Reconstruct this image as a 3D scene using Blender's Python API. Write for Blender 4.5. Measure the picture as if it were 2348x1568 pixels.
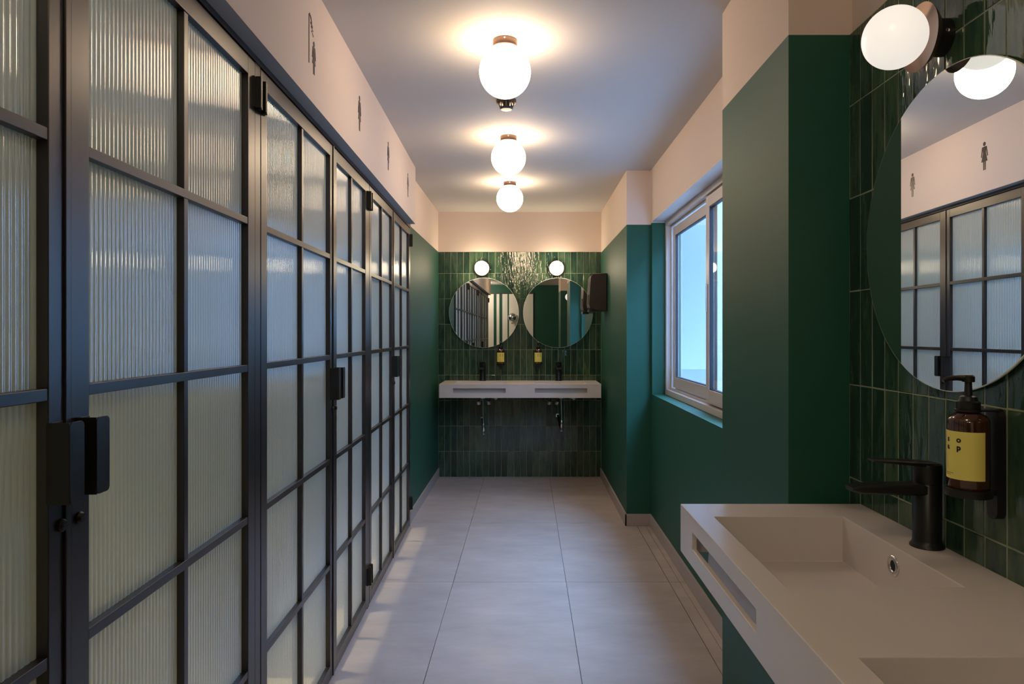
import bpy, bmesh, math, random
from mathutils import Vector, Matrix
random.seed(7)
PI = math.pi
for o in list(bpy.data.objects):
    bpy.data.objects.remove(o, do_unlink=True)
SC = bpy.context.scene
COL = SC.collection

# ---------------------------------------------------------------- camera, sky, exposure
H = 1.2956                         # eye height above the floor
FPX = 1565.0
cam_data = bpy.data.cameras.new('camera')
cam = bpy.data.objects.new('camera', cam_data)
COL.objects.link(cam)
cam.location = (0, 0, H)
cam.rotation_euler = (PI / 2, 0, 0)
cam_data.sensor_width = 36.0
cam_data.lens = 36.0 * FPX / 2348.0
cam_data.shift_x = (1174 - 1208) / 2348.0
cam_data.shift_y = (765 - 784) / 2348.0
cam_data.clip_start = 0.02
SC.camera = cam

SKY = (0.31, 0.57, 1.0)
SKY_STRENGTH = 23.0
LAMP = (1.0, 0.74, 0.48)           # warm globes on the ceiling
LAMP_STRENGTH = 23.0
WALL_LAMP_STRENGTH = 40.0
STALL_LAMP_POWER = 2.6
STALL_SPOT_POWER = 360.0
w = bpy.data.worlds.new('sky')
SC.world = w
w.use_nodes = True
bg = w.node_tree.nodes['Background']
bg.inputs[0].default_value = (*SKY, 1)
bg.inputs[1].default_value = SKY_STRENGTH
vs = SC.view_settings
vs.view_transform = 'Standard'
vs.look = 'None'
vs.gamma = 1
vs.use_curve_mapping = False
vs.exposure = 0.0


def zz(h):
    return h + H


# ---------------------------------------------------------------- materials
def mat(name, color, rough=0.5, metal=0.0, spec=0.5, bump=None, mottle=None, coat=0.0, rough_var=None):
    m = bpy.data.materials.new(name)
    m.use_nodes = True
    nt = m.node_tree
    b = nt.nodes['Principled BSDF']
    b.inputs['Base Color'].default_value = (*color, 1)
    b.inputs['Roughness'].default_value = rough
    b.inputs['Metallic'].default_value = metal
    b.inputs['Specular IOR Level'].default_value = spec
    b.inputs['Coat Weight'].default_value = coat
    tc = nt.nodes.new('ShaderNodeTexCoord')
    if mottle:
        sc, amt, detail = mottle
        n = nt.nodes.new('ShaderNodeTexNoise')
        n.inputs['Scale'].default_value = sc
        n.inputs['Detail'].default_value = detail
        n.inputs['Roughness'].default_value = 0.65
        nt.links.new(tc.outputs['Object'], n.inputs['Vector'])
        mr = nt.nodes.new('ShaderNodeMapRange')
        mr.inputs['From Min'].default_value = 0.3
        mr.inputs['From Max'].default_value = 0.7
        mr.inputs['To Min'].default_value = 1 - amt
        mr.inputs['To Max'].default_value = 1 + amt
        nt.links.new(n.outputs['Fac'], mr.inputs['Value'])
        mx = nt.nodes.new('ShaderNodeVectorMath')
        mx.operation = 'SCALE'
        mx.inputs[0].default_value = color
        nt.links.new(mr.outputs[0], mx.inputs['Scale'])
        nt.links.new(mx.outputs[0], b.inputs['Base Color'])
    if rough_var:
        sc, lo, hi = rough_var
        n3 = nt.nodes.new('ShaderNodeTexNoise')
        n3.inputs['Scale'].default_value = sc
        n3.inputs['Detail'].default_value = 5
        nt.links.new(tc.outputs['Object'], n3.inputs['Vector'])
        m3 = nt.nodes.new('ShaderNodeMapRange')
        m3.inputs['From Min'].default_value = 0.3
        m3.inputs['From Max'].default_value = 0.7
        m3.inputs['To Min'].default_value = lo
        m3.inputs['To Max'].default_value = hi
        nt.links.new(n3.outputs['Fac'], m3.inputs['Value'])
        nt.links.new(m3.outputs[0], b.inputs['Roughness'])
    if bump:
        sc, st, dist = bump
        n2 = nt.nodes.new('ShaderNodeTexNoise')
        n2.inputs['Scale'].default_value = sc
        n2.inputs['Detail'].default_value = 4
        nt.links.new(tc.outputs['Object'], n2.inputs['Vector'])
        bp = nt.nodes.new('ShaderNodeBump')
        bp.inputs['Strength'].default_value = st
        bp.inputs['Distance'].default_value = dist
        nt.links.new(n2.outputs['Fac'], bp.inputs['Height'])
        nt.links.new(bp.outputs[0], b.inputs['Normal'])
    return m


def emit_mat(name, color, strength, base=(0.8, 0.8, 0.8), rough=0.25):
    m = mat(name, base, rough)
    b = m.node_tree.nodes['Principled BSDF']
    b.inputs['Emission Color'].default_value = (*color, 1)
    b.inputs['Emission Strength'].default_value = strength
    return m


def schlick(nt, f0, top=1.0):
    """reflectance of a thin sheet, the same from both sides"""
    lw = nt.nodes.new('ShaderNodeLayerWeight')
    lw.inputs[0].default_value = 0.5
    pw = nt.nodes.new('ShaderNodeMath')
    pw.operation = 'POWER'
    pw.inputs[1].default_value = 5.0
    nt.links.new(lw.outputs['Facing'], pw.inputs[0])
    ma = nt.nodes.new('ShaderNodeMath')
    ma.operation = 'MULTIPLY_ADD'
    ma.inputs[1].default_value = top - f0
    ma.inputs[2].default_value = f0
    nt.links.new(pw.outputs[0], ma.inputs[0])
    return ma


def glass_front_mat(name='reeded_glass', clear=0.15):
    """reeded, satin-backed glass: scatters what is behind it, mirrors what is in front"""
    m = bpy.data.materials.new(name)
    m.use_nodes = True
    nt = m.node_tree
    nt.nodes.clear()
    out = nt.nodes.new('ShaderNodeOutputMaterial')
    tr = nt.nodes.new('ShaderNodeBsdfTranslucent')
    tr.inputs[0].default_value = (0.80, 0.88, 0.87, 1)
    df = nt.nodes.new('ShaderNodeBsdfDiffuse')
    df.inputs[0].default_value = (0.56, 0.68, 0.72, 1)
    tp = nt.nodes.new('ShaderNodeBsdfTransparent')
    tp.inputs[0].default_value = (0.85, 0.93, 0.89, 1)
    gl = nt.nodes.new('ShaderNodeBsdfGlossy')
    gl.inputs['Roughness'].default_value = 0.06
    gl.inputs[0].default_value = (1, 1, 1, 1)
    m1 = nt.nodes.new('ShaderNodeMixShader')
    m1.inputs[0].default_value = 0.66
    nt.links.new(tr.outputs[0], m1.inputs[1])
    nt.links.new(df.outputs[0], m1.inputs[2])
    m2 = nt.nodes.new('ShaderNodeMixShader')
    m2.inputs[0].default_value = clear
    nt.links.new(m1.outputs[0], m2.inputs[1])
    nt.links.new(tp.outputs[0], m2.inputs[2])
    fr = schlick(nt, 0.14)
    m3 = nt.nodes.new('ShaderNodeMixShader')
    nt.links.new(fr.outputs[0], m3.inputs[0])
    nt.links.new(m2.outputs[0], m3.inputs[1])
    nt.links.new(gl.outputs[0], m3.inputs[2])
    nt.links.new(m3.outputs[0], out.inputs[0])
    return m


def clear_glass(name, tint, f0=0.03):
    m = bpy.data.materials.new(name)
    m.use_nodes = True
    nt = m.node_tree
    nt.nodes.clear()
    out = nt.nodes.new('ShaderNodeOutputMaterial')
    tp = nt.nodes.new('ShaderNodeBsdfTransparent')
    tp.inputs[0].default_value = (*tint, 1)
    gl = nt.nodes.new('ShaderNodeBsdfGlossy')
    gl.inputs['Roughness'].default_value = 0.02
    fr = schlick(nt, f0, 0.7)
    mx = nt.nodes.new('ShaderNodeMixShader')
    nt.links.new(fr.outputs[0], mx.inputs[0])
    nt.links.new(tp.outputs[0], mx.inputs[1])
    nt.links.new(gl.outputs[0], mx.inputs[2])
    nt.links.new(mx.outputs[0], out.inputs[0])
    return m


def tile_mat():
    """hand-glazed green tile: colour differs tile to tile and runs down in streaks; wavy glossy glaze"""
    m = bpy.data.materials.new('green_glazed_tile')
    m.use_nodes = True
    nt = m.node_tree
    L = nt.links
    b = nt.nodes['Principled BSDF']
    oi = nt.nodes.new('ShaderNodeObjectInfo')
    tc = nt.nodes.new('ShaderNodeTexCoord')
    off = nt.nodes.new('ShaderNodeVectorMath')
    off.operation = 'MULTIPLY_ADD'
    comb = nt.nodes.new('ShaderNodeCombineXYZ')
    for i in range(3):
        L.new(oi.outputs['Random'], comb.inputs[i])
    off.inputs[1].default_value = (37, 53, 71)
    L.new(comb.outputs[0], off.inputs[0])
    L.new(tc.outputs['Object'], off.inputs[2])
    # streaks stretched along the tile's length
    mp = nt.nodes.new('ShaderNodeMapping')
    mp.inputs['Scale'].default_value = (34, 34, 7)
    L.new(off.outputs[0], mp.inputs[0])
    n1 = nt.nodes.new('ShaderNodeTexNoise')
    n1.inputs['Scale'].default_value = 1.3
    n1.inputs['Detail'].default_value = 6
    n1.inputs['Roughness'].default_value = 0.6
    L.new(mp.outputs[0], n1.inputs['Vector'])
    add = nt.nodes.new('ShaderNodeMath')
    add.operation = 'MULTIPLY_ADD'
    add.inputs[1].default_value = 0.55
    L.new(oi.outputs['Random'], add.inputs[0])
    s = nt.nodes.new('ShaderNodeMath')
    s.operation = 'MULTIPLY_ADD'
    s.inputs[1].default_value = 1.5
    s.inputs[2].default_value = -0.52
    L.new(n1.outputs['Fac'], s.inputs[0])
    L.new(s.outputs[0], add.inputs[2])
    cr = nt.nodes.new('ShaderNodeValToRGB')
    e = cr.color_ramp.elements
    e[0].position = 0.0
    e[0].color = (0.010, 0.030, 0.020, 1)
    e[1].position = 1.0
    e[1].color = (0.082, 0.132, 0.070, 1)
    x = cr.color_ramp.elements.new(0.35)
    x.color = (0.020, 0.054, 0.037, 1)
    x = cr.color_ramp.elements.new(0.65)
    x.color = (0.040, 0.083, 0.050, 1)
    L.new(add.outputs[0], cr.inputs[0])
    L.new(cr.outputs[0], b.inputs['Base Color'])
    b.inputs['Roughness'].default_value = 0.035
    b.inputs['Specular IOR Level'].default_value = 0.6
    mp2 = nt.nodes.new('ShaderNodeMapping')
    mp2.inputs['Scale'].default_value = (44, 44, 14)
    L.new(off.outputs[0], mp2.inputs[0])
    n2 = nt.nodes.new('ShaderNodeTexNoise')
    n2.inputs['Scale'].default_value = 1.0
    n2.inputs['Detail'].default_value = 2.5
    L.new(mp2.outputs[0], n2.inputs['Vector'])
    bp = nt.nodes.new('ShaderNodeBump')
    bp.inputs['Strength'].default_value = 0.38
    bp.inputs['Distance'].default_value = 0.004
    L.new(n2.outputs['Fac'], bp.inputs['Height'])
    L.new(bp.outputs[0], b.inputs['Normal'])
    return m


M = {}
M['green'] = mat('green_paint', (0.013, 0.086, 0.057), 0.55, spec=0.35, bump=(60, 0.08, 0.002), mottle=(1.3, 0.05, 2))
M['cream'] = mat('cream_paint', (0.70, 0.585, 0.515), 0.7, spec=0.2, bump=(60, 0.05, 0.002))
M['ceiling'] = mat('ceiling_paint', (0.58, 0.55, 0.53), 0.75, spec=0.2)
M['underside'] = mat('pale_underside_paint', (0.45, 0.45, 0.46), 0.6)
M['base'] = mat('baseboard_paint', (0.42, 0.37, 0.35), 0.5)
M['floor'] = mat('floor_porcelain', (0.49, 0.415, 0.385), 0.42, spec=0.45, mottle=(2.6, 0.20, 9), rough_var=(5, 0.30, 0.46))
for n_ in M['floor'].node_tree.nodes:
    if n_.type == 'TEX_NOISE' and abs(n_.inputs['Scale'].default_value - 2.6) < 1e-3:
        nt_ = M['floor'].node_tree
        mp_ = nt_.nodes.new('ShaderNodeMapping')
        mp_.inputs['Scale'].default_value = (0.6, 1.5, 1)
        src_ = n_.inputs['Vector'].links[0].from_socket
        nt_.links.new(src_, mp_.inputs[0])
        nt_.links.new(mp_.outputs[0], n_.inputs['Vector'])
        break
M['grout_floor'] = mat('floor_grout', (0.05, 0.045, 0.043), 0.9)
M['grout'] = mat('tile_grout', (0.28, 0.31, 0.21), 0.85)
M['tile'] = tile_mat()
M['metal'] = mat('bronze_black_steel', (0.020, 0.016, 0.018), 0.32, metal=0.0, spec=0.75, mottle=(5, 0.2, 2))
M['black'] = mat('matt_black', (0.008, 0.008, 0.009), 0.36, spec=0.5)
M['blackbox'] = mat('dark_brown_plastic', (0.022, 0.012, 0.010), 0.30, spec=0.6)
M['glass'] = glass_front_mat()
M['glasslow'] = glass_front_mat('clearer_reeded_glass', 0.48)
M['glassback'] = clear_glass('green_glass_edge', (0.93, 0.97, 0.96), 0.0)
M['winglass'] = clear_glass('window_glass', (0.93, 0.97, 0.99))
M['alu'] = mat('white_window_aluminium', (0.55, 0.50, 0.48), 0.35)
M['rubber'] = mat('window_gasket', (0.02, 0.02, 0.025), 0.6)
M['solid'] = mat('solid_surface', (0.70, 0.655, 0.64), 0.24, spec=0.45, mottle=(2.0, 0.03, 2))
M['chrome'] = mat('chrome', (0.75, 0.75, 0.78), 0.12, metal=1.0)
M['dark'] = mat('hole_shade', (0.01, 0.01, 0.01), 0.8)
M['pvc'] = mat('white_plastic_pipe', (0.60, 0.60, 0.60), 0.4)
M['mirror'] = mat('mirror_silver', (0.86, 0.89, 0.88), 0.0, metal=1.0)
M['mirror_edge'] = mat('mirror_glass_edge', (0.80, 0.86, 0.82), 0.15)
M['amber'] = mat('amber_bottle', (0.045, 0.012, 0.004), 0.08, spec=0.7, coat=0.5)
M['yellow'] = mat('yellow_label', (0.82, 0.72, 0.17), 0.5)
M['ink'] = mat('black_print', (0.02, 0.018, 0.012), 0.6)
M['sign'] = mat('dark_sign_vinyl', (0.035, 0.022, 0.020), 0.30, spec=0.6)
M['bronze'] = mat('bronze_fitting', (0.20, 0.125, 0.095), 0.38, metal=0.85)
M['globe'] = emit_mat('lit_opal_globe', LAMP, LAMP_STRENGTH)
M['brightglobe'] = emit_mat('boosted_opal_globe', (1.0, 0.85, 0.66), LAMP_STRENGTH * 3.2)  # extra emission for the added globe behind the camera
M['wallglobe'] = emit_mat('lit_small_opal_globe', (1.0, 0.80, 0.55), WALL_LAMP_STRENGTH)
M['dimglobe'] = emit_mat('dim_opal_globe', (1.0, 0.93, 0.84), 0.75, base=(0.75, 0.74, 0.72))
M['stallwall'] = mat('stall_white_paint', (0.34, 0.36, 0.37), 0.8)
M['outside'] = mat('outside_render', (0.285, 0.285, 0.30), 0.85)
M['white'] = mat('white_door_paint', (0.82, 0.79, 0.72), 0.5)


# ---------------------------------------------------------------- mesh helpers
def obj(name, bm, mats, parent=None, smooth=False, loc=None, rotz=None, bevel=None, auto=None):
    me = bpy.data.meshes.new(name)
    bmesh.ops.recalc_face_normals(bm, faces=bm.faces)
    bm.to_mesh(me)
    bm.free()
    o = bpy.data.objects.new(name, me)
    COL.objects.link(o)
    for m in (mats if isinstance(mats, (list, tuple)) else [mats]):
        me.materials.append(M[m])
    if smooth:
        for p in me.polygons:
            p.use_smooth = True
    if auto is not None:
        for p in me.polygons:
            p.use_smooth = True
        me.set_sharp_from_angle(angle=math.radians(auto))
    if parent is not None:
        o.parent = parent
    if loc is not None:
        o.location = loc
    if rotz is not None:
        o.rotation_euler = (0, 0, rotz)
    if bevel:
        md = o.modifiers.new('bevel', 'BEVEL')
        md.width = bevel
        md.segments = 2
        md.limit_method = 'ANGLE'
        for p in me.polygons:
            p.use_smooth = True
        md.harden_normals = True
    return o


def link_copy(src, parent=None, loc=None):
    c = src.copy()
    COL.objects.link(c)
    c.parent = parent
    if loc is not None:
        c.location = loc
    return c


def empty(name, loc=(0, 0, 0), rotz=0.0, parent=None):
    o = bpy.data.objects.new(name, None)
    COL.objects.link(o)
    o.location = loc
    o.rotation_euler = (0, 0, rotz)
    o.empty_display_size = 0.05
    if parent:
        o.parent = parent
    return o


def tag(o, label, cat=None, group=None, kind=None):
    o['label'] = label
    if cat:
        o['category'] = cat
    if group:
        o['group'] = group
    if kind:
        o['kind'] = kind
    return o


def structure(o, label, cat):
    return tag(o, label, cat, None, 'structure')


def box(bm, x0, x1, y0, y1, z0, z1, mi=0, skip=''):
    v = [bm.verts.new(p) for p in ((x0, y0, z0), (x1, y0, z0), (x1, y1, z0), (x0, y1, z0),
                                   (x0, y0, z1), (x1, y0, z1), (x1, y1, z1), (x0, y1, z1))]
    for f in ((0, 3, 2, 1), (4, 5, 6, 7), (0, 1, 5, 4), (1, 2, 6, 5), (2, 3, 7, 6), (3, 0, 4, 7)):
        fc = bm.faces.new([v[i] for i in f])
        fc.material_index = mi
    return v


def tbox(x0, x1, y0, y1, z0, z1):
    bm = bmesh.new()
    box(bm, x0, x1, y0, y1, z0, z1)
    return bm


def lathe(bm, prof, seg=32, axis='Z', org=(0, 0, 0), mi=0):
    """profile of (radius, height) pairs revolved about an axis through org"""
    rings = []
    for r, h in prof:
        if r < 1e-6:
            rings.append([bm.verts.new(_ax(0, 0, h, axis, org))])
        else:
            rings.append([bm.verts.new(_ax(r * math.cos(2 * PI * k / seg), r * math.sin(2 * PI * k / seg), h, axis, org)) for k in range(seg)])
    for a, b in zip(rings[:-1], rings[1:]):
        for k in range(seg):
            k2 = (k + 1) % seg
            if len(a) == 1 and len(b) == 1:
                continue
            if len(a) == 1:
                f = bm.faces.new((a[0], b[k], b[k2]))
            elif len(b) == 1:
                f = bm.faces.new((a[k], a[k2], b[0]))
            else:
                f = bm.faces.new((a[k], a[k2], b[k2], b[k]))
            f.material_index = mi
    for rg, flip in ((rings[0], True), (rings[-1], False)):
        if len(rg) > 1:
            f = bm.faces.new(rg[::-1] if flip else rg)
            f.material_index = mi


def _ax(a, b, h, axis, org):
    if axis == 'Z':
        p = (a, b, h)
    elif axis == 'Y':
        p = (a, h, b)
    else:
        p = (h, a, b)
    return (p[0] + org[0], p[1] + org[1], p[2] + org[2])


def prism(bm, pts, w0, w1, plane='XZ', mi=0):
    """outline pts in a plane, extruded along the remaining axis from w0 to w1"""
    def P(a, b, c):
        return (a, c, b) if plane == 'XZ' else ((c, a, b) if plane == 'YZ' else (a, b, c))
    A = [bm.verts.new(P(a, b, w0)) for a, b in pts]
    B = [bm.verts.new(P(a, b, w1)) for a, b in pts]
    bm.faces.new(A[::-1]).material_index = mi
    bm.faces.new(B).material_index = mi
    n = len(pts)
    for i in range(n):
        bm.faces.new((A[i], A[(i + 1) % n], B[(i + 1) % n], B[i])).material_index = mi


def tube(bm, pts, r, seg=12, mi=0):
    pts = [Vector(p) for p in pts]
    rings = []
    for i, p in enumerate(pts):
        d = (pts[min(i + 1, len(pts) - 1)] - pts[max(i - 1, 0)]).normalized()
        up = Vector((0, 0, 1)) if abs(d.z) < 0.9 else Vector((0, 1, 0))
        a = d.cross(up).normalized()
        b = d.cross(a).normalized()
        rr = r[i] if isinstance(r, (list, tuple)) else r
        rings.append([bm.verts.new(p + a * rr * math.cos(2 * PI * k / seg) + b * rr * math.sin(2 * PI * k / seg)) for k in range(seg)])
    for A, B in zip(rings[:-1], rings[1:]):
        for k in range(seg):
            bm.faces.new((A[k], A[(k + 1) % seg], B[(k + 1) % seg], B[k])).material_index = mi
    bm.faces.new(rings[0][::-1])
    bm.faces.new(rings[-1])


def rrect(x0, x1, z0, z1, r, n=5):
    out = []
    for cx, cz, a0 in ((x1 - r, z1 - r, 0), (x0 + r, z1 - r, 90), (x0 + r, z0 + r, 180), (x1 - r, z0 + r, 270)):
        for k in range(n + 1):
            a = math.radians(a0 + 90 * k / n)
            out.append((cx + r * math.cos(a), cz + r * math.sin(a)))
    return out


def circle(cx, cz, r, n=16):
    return [(cx + r * math.cos(2 * PI * k / n), cz + r * math.sin(2 * PI * k / n)) for k in range(n)]


# ================================================================ SETTING
YB = 6.18                          # face of the far tiled wall
ZC = zz(1.102)                     # ceiling height
XW = 0.830                         # face of the tiled right wall
XP = 0.674                         # face of the piers on the right
XL = -0.802                        # face of the far left wall
YREAR = -3.2
XREAR = -1.75

# ---- ceiling
bm = bmesh.new()
box(bm, -2.5, 1.2, YREAR - 0.2, YB + 0.2, ZC, ZC + 0.15)
ceiling = structure(obj('ceiling', bm, 'ceiling'), 'plain pale ceiling over the whole washroom', 'ceiling')

# ---- floor: dark bed with large slabs laid on it
bm = bmesh.new()
box(bm, -2.5, 1.2, YREAR - 0.2, YB + 0.2, -0.12, -0.003)
floor = structure(obj('floor', bm, 'grout_floor'), 'floor of large pale grey porcelain slabs', 'floor')
colx = [-2.184, -1.584, -0.984, -0.384, 0.205, 0.742]
rowy = [3.563 + 1.115 * k for k in range(-7, 3)]
slabs = {}
for i in range(len(colx) - 1):
    x0, x1 = colx[i] + 0.0012, colx[i + 1] - 0.0012
    for j in range(len(rowy)):
        y0 = rowy[j] + 0.0014
        y1 = (rowy[j + 1] if j + 1 < len(rowy) else YB) - 0.0014
        y1 = min(y1, YB)
        if y1 - y0 < 0.05:
            continue
        key = (round(x1 - x0, 3), round(y1 - y0, 3))
        if key not in slabs:
            bm = bmesh.new()
            prismh = 0.012
            box(bm, 0, x1 - x0, 0, y1 - y0, -prismh, 0)
            o = obj('floor_tile', bm, 'floor', floor)
            slabs[key] = o
        else:
            o = link_copy(slabs[key], floor)
        o.location = (x0, y0, 0)
# narrow cut strip along the right wall
for j in range(len(rowy)):
    y0 = rowy[j] + 0.0008
    y1 = min((rowy[j + 1] if j + 1 < len(rowy) else YB) - 0.0014, YB)
    for xa, xb in ((0.744, 0.797), (0.799, 0.845)):
        obj('floor_strip', tbox(xa, xb, y0, y1, -0.012, 0), 'floor', floor)


def wall_piece(bm, x0, x1, y0, y1, line, ztop=ZC, z0=-0.02):
    box(bm, x0, x1, y0, y1, z0, zz(line), 0)
    box(bm, x0, x1, y0, y1, zz(line), ztop, 1)


def tile_field(parent, cols, rows, to_world, faces):
    """cols/rows: lists of (start, end); one shared mesh per size; each tile its own object"""
    lib = {}
    n = 0
    for (a0, a1) in cols:
        for (z0, z1) in rows:
            key = (round(a1 - a0, 4), round(z1 - z0, 4))
            if key not in lib:
                bm = bmesh.new()
                hw, hh, t, c = (a1 - a0) / 2, (z1 - z0) / 2, 0.007, 0.0016
                back = [bm.verts.new(p) for p in ((-hw, 0, -hh), (hw, 0, -hh), (hw, 0, hh), (-hw, 0, hh))]
                mid = [bm.verts.new(p) for p in ((-hw, -t + c, -hh), (hw, -t + c, -hh), (hw, -t + c, hh), (-hw, -t + c, hh))]
                frt = [bm.verts.new(p) for p in ((-hw + c, -t, -hh + c), (hw - c, -t, -hh + c), (hw - c, -t, hh - c), (-hw + c, -t, hh - c))]
                for A, B in ((back, mid), (mid, frt)):
                    for k in range(4):
                        bm.faces.new((A[k], A[(k + 1) % 4], B[(k + 1) % 4], B[k]))
                bm.faces.new(frt)
                bm.faces.new(back[::-1])
                o = obj('tile', bm, 'tile', parent)
                lib[key] = o
            else:
                o = link_copy(lib[key], parent)
            loc, rz = to_world((a0 + a1) / 2, (z0 + z1) / 2)
            o.location = loc
            o.rotation_euler = (random.uniform(-.006, .006), random.uniform(-.0015, .0015), rz + random.uniform(-.016, .016))
            n += 1
    return n


def spans(start, stop, pitch, gap, phase=None):
    out, a = [], start
    while a < stop - 0.008:
        b = min(a + pitch, stop)
        out.append((a + gap / 2, b - gap / 2))
        a += pitch
    return out


# ---- far wall with its tiles
bm = bmesh.new()
box(bm, -0.95, 1.05, YB + 0.0012, YB + 0.2, -0.02, zz(0.7406), 0)
box(bm, -0.95, 1.05, YB + 0.002, YB + 0.2, zz(0.7406), ZC, 1)
wall_back = structure(obj('wall_back', bm, ['grout', 'cream']), 'far end wall, green glazed tiles below a cream band', 'wall')
rows = [(k * 0.2303 + 0.001, (k + 1) * 0.2303 - 0.001) for k in range(8)]
rows.append((8 * 0.2303 + 0.001, zz(0.7406)))
cols = spans(XL, XP - 0.002, 0.0571, 0.0019)
tile_field(wall_back, cols, rows, lambda a, z: ((a, YB + 0.007, z), 0.0), None)

# ---- right wall: window wall, two piers, tiled part beside the camera
WY0, WY1, WZ0, WZ1 = 2.42, 4.565, zz(-0.405), zz(0.750)
XWW = 0.838
LN = 0.742
bm = bmesh.new()
TX = 1.03
box(bm, XWW, TX, WY0, YB, -0.02, WZ0, 0)                  # under the window
box(bm, XWW, TX, WY1, YB, WZ0, zz(LN), 0)
box(bm, XWW, TX, WY1, YB, zz(LN), ZC, 1)
box(bm, XWW, TX, WY0, WY1, WZ1, ZC, 1)                    # over the window
box(bm, XWW, TX, 1.758, WY0, -0.02, zz(LN), 0)
box(bm, XWW, TX, 1.758, WY0, zz(LN), ZC, 1)
box(bm, XWW, TX, YREAR, 1.758, zz(0.7695), ZC, 1)
box(bm, XW + 0.0012, TX, 0.12, 1.758, -0.02, zz(0.7695), 2)
box(bm, XWW, TX, YREAR, 0.12, -0.02, zz(0.7695), 0)
wall_right = structure(obj('wall_right', bm, ['green', 'cream', 'grout']), 'right side wall, green below and cream above, with a window', 'wall')
bm = bmesh.new()
wall_piece(bm, XP, XWW + 0.01, 4.61, YB + 0.01, 0.736)
structure(obj('wall_pier', bm, ['green', 'cream']), 'green and cream pier beside the far tiled wall, carrying the towel dispenser', 'wall')
bm = bmesh.new()
wall_piece(bm, XP, XWW + 0.01, 1.758, 2.352, 0.7695)
structure(obj('wall_pier', bm, ['green', 'cream']), 'broad green and cream pier between the window and the near washstand', 'wall')
bm = bmesh.new()
wall_piece(bm, XP, XWW + 0.01, -0.5, 0.10, 0.7695)
structure(obj('wall_pier', bm, ['green', 'cream']), 'green pier beside the camera, out of view', 'wall')
rowsR = []
jt = [0.584 - 0.238 * k for k in range(8)]
zs = [0.7695] + jt + [-H]
for a, b in zip(zs[:-1], zs[1:]):
    if a - b > 0.02:
        rowsR.append((zz(b) + 0.001, zz(a) - 0.001))
colsR = []
yy = 1.757
while yy > 0.14:
    colsR.append((max(yy - 0.0576, 0.12) + 0.0012, yy - 0.0012))
    yy -= 0.0576
tile_field(wall_right, colsR, rowsR, lambda a, z: ((XW + 0.007, a, z), -PI / 2), None)

# ---- far left wall and rear walls
bm = bmesh.new()
wall_piece(bm, XL - 0.15, XL, 4.60, YB + 0.01, 0.7406)
wall_left = structure(obj('wall_left', bm, ['green', 'cream']), 'short green left wall between the last door and the far wall', 'wall')
bm = bmesh.new()
box(bm, XREAR - 0.2, 1.1, YREAR - 0.2, YREAR, -0.02, ZC, 0)
structure(obj('wall_front', bm, 'green'), 'green end wall behind the camera, seen in the far mirrors', 'wall')
bm = bmesh.new()
wall_piece(bm, XREAR - 0.15, XREAR, YREAR, -0.52, 0.7406)
structure(obj('wall_rear', bm, ['green', 'cream']), 'left wall of the wider space behind the camera', 'wall')

# ---- baseboards
BH = 0.080
bm = bmesh.new()
box(bm, XL, XL + 0.010, 4.60, YB, 0, BH)
structure(obj('baseboard_left', bm, 'base', bevel=0.002), 'pale baseboard along the short green left wall', 'baseboard')
bm = bmesh.new()
box(bm, XP - 0.012, XP, 4.598, YB, 0, BH)
box(bm, XP - 0.012, XWW, 4.598, 4.610, 0, BH)
box(bm, XWW - 0.012, XWW, 2.352, 4.598, 0, BH)
structure(obj('baseboard_right', bm, 'base', bevel=0.002), 'pale baseboard round the right wall under the window', 'baseboard')

# ---- window
win = structure(empty('window_1', (0, 0, 0)), 'white aluminium sliding window in a deep green reveal', 'window')
FX0, FX1 = 0.925, 1.000


def frame_ring(bm, x0, x1, y0, y1, z0, z1, t, mi=0, tb=None):
    tb = tb or t
    box(bm, x0, x1, y0, y0 + t, z0, z1, mi)
    box(bm, x0, x1, y1 - t, y1, z0, z1, mi)
    box(bm, x0, x1, y0 + t, y1 - t, z0, z0 + tb, mi)
    box(bm, x0, x1, y0 + t, y1 - t, z1 - t, z1, mi)


bm = bmesh.new()
frame_ring(bm, FX0, FX1, WY0, WY1, WZ0, WZ1, 0.034, tb=0.036)
frame_ring(bm, FX0 + 0.03, FX0 + 0.036, WY0 + .034, WY1 - .034, WZ0 + 0.036, WZ1 - 0.034, 0.012, 0)
obj('window_frame', bm, 'alu', win, bevel=0.002)


def sash(y0, y1, x0, x1, z0, z1, st=0.058):
    bm = bmesh.new()
    frame_ring(bm, x0, x1, y0, y1, z0, z1, st, tb=0.070)
    s = obj('sash', bm, 'alu', win, bevel=0.002)
    bm = bmesh.new()
    frame_ring(bm, x0 + .004, x1 - .004, y0 + st, y1 - st, z0 + .070, z1 - st, 0.005)
    obj('gasket', bm, 'rubber', s)
    xm = (x0 + x1) / 2
    obj('window_pane', tbox(xm - .002, xm + .002, y0 + st + .002, y1 - st - .002, z0 + .072, z1 - st - .002), 'winglass', s)
    return s


ym = 3.50
sash(ym - 0.04, WY1 - 0.058, FX0 + 0.040, FX0 + 0.066, WZ0 + 0.052, WZ1 - 0.050)
s2 = sash(WY0 + 0.036, ym + 0.05, FX0 + 0.006, FX0 + 0.034, WZ0 + 0.048, WZ1 - 0.042)
bm = bmesh.new()
box(bm, FX0 - 0.002, FX0 + 0.006, ym + 0.012, ym + 0.024, WZ0 + 0.52, WZ0 + 0.66)
obj('sash_pull', bm, 'alu', s2, bevel=0.001)
# reveal below / beside is the wall itself; dark shadow gap between frame and sash at the far side
obj('track', tbox(FX0 + 0.062, FX0 + 0.072, WY0 + 0.034, WY1 - 0.034, WZ0 + 0.036, WZ0 + 0.046), 'alu', win)

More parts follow.
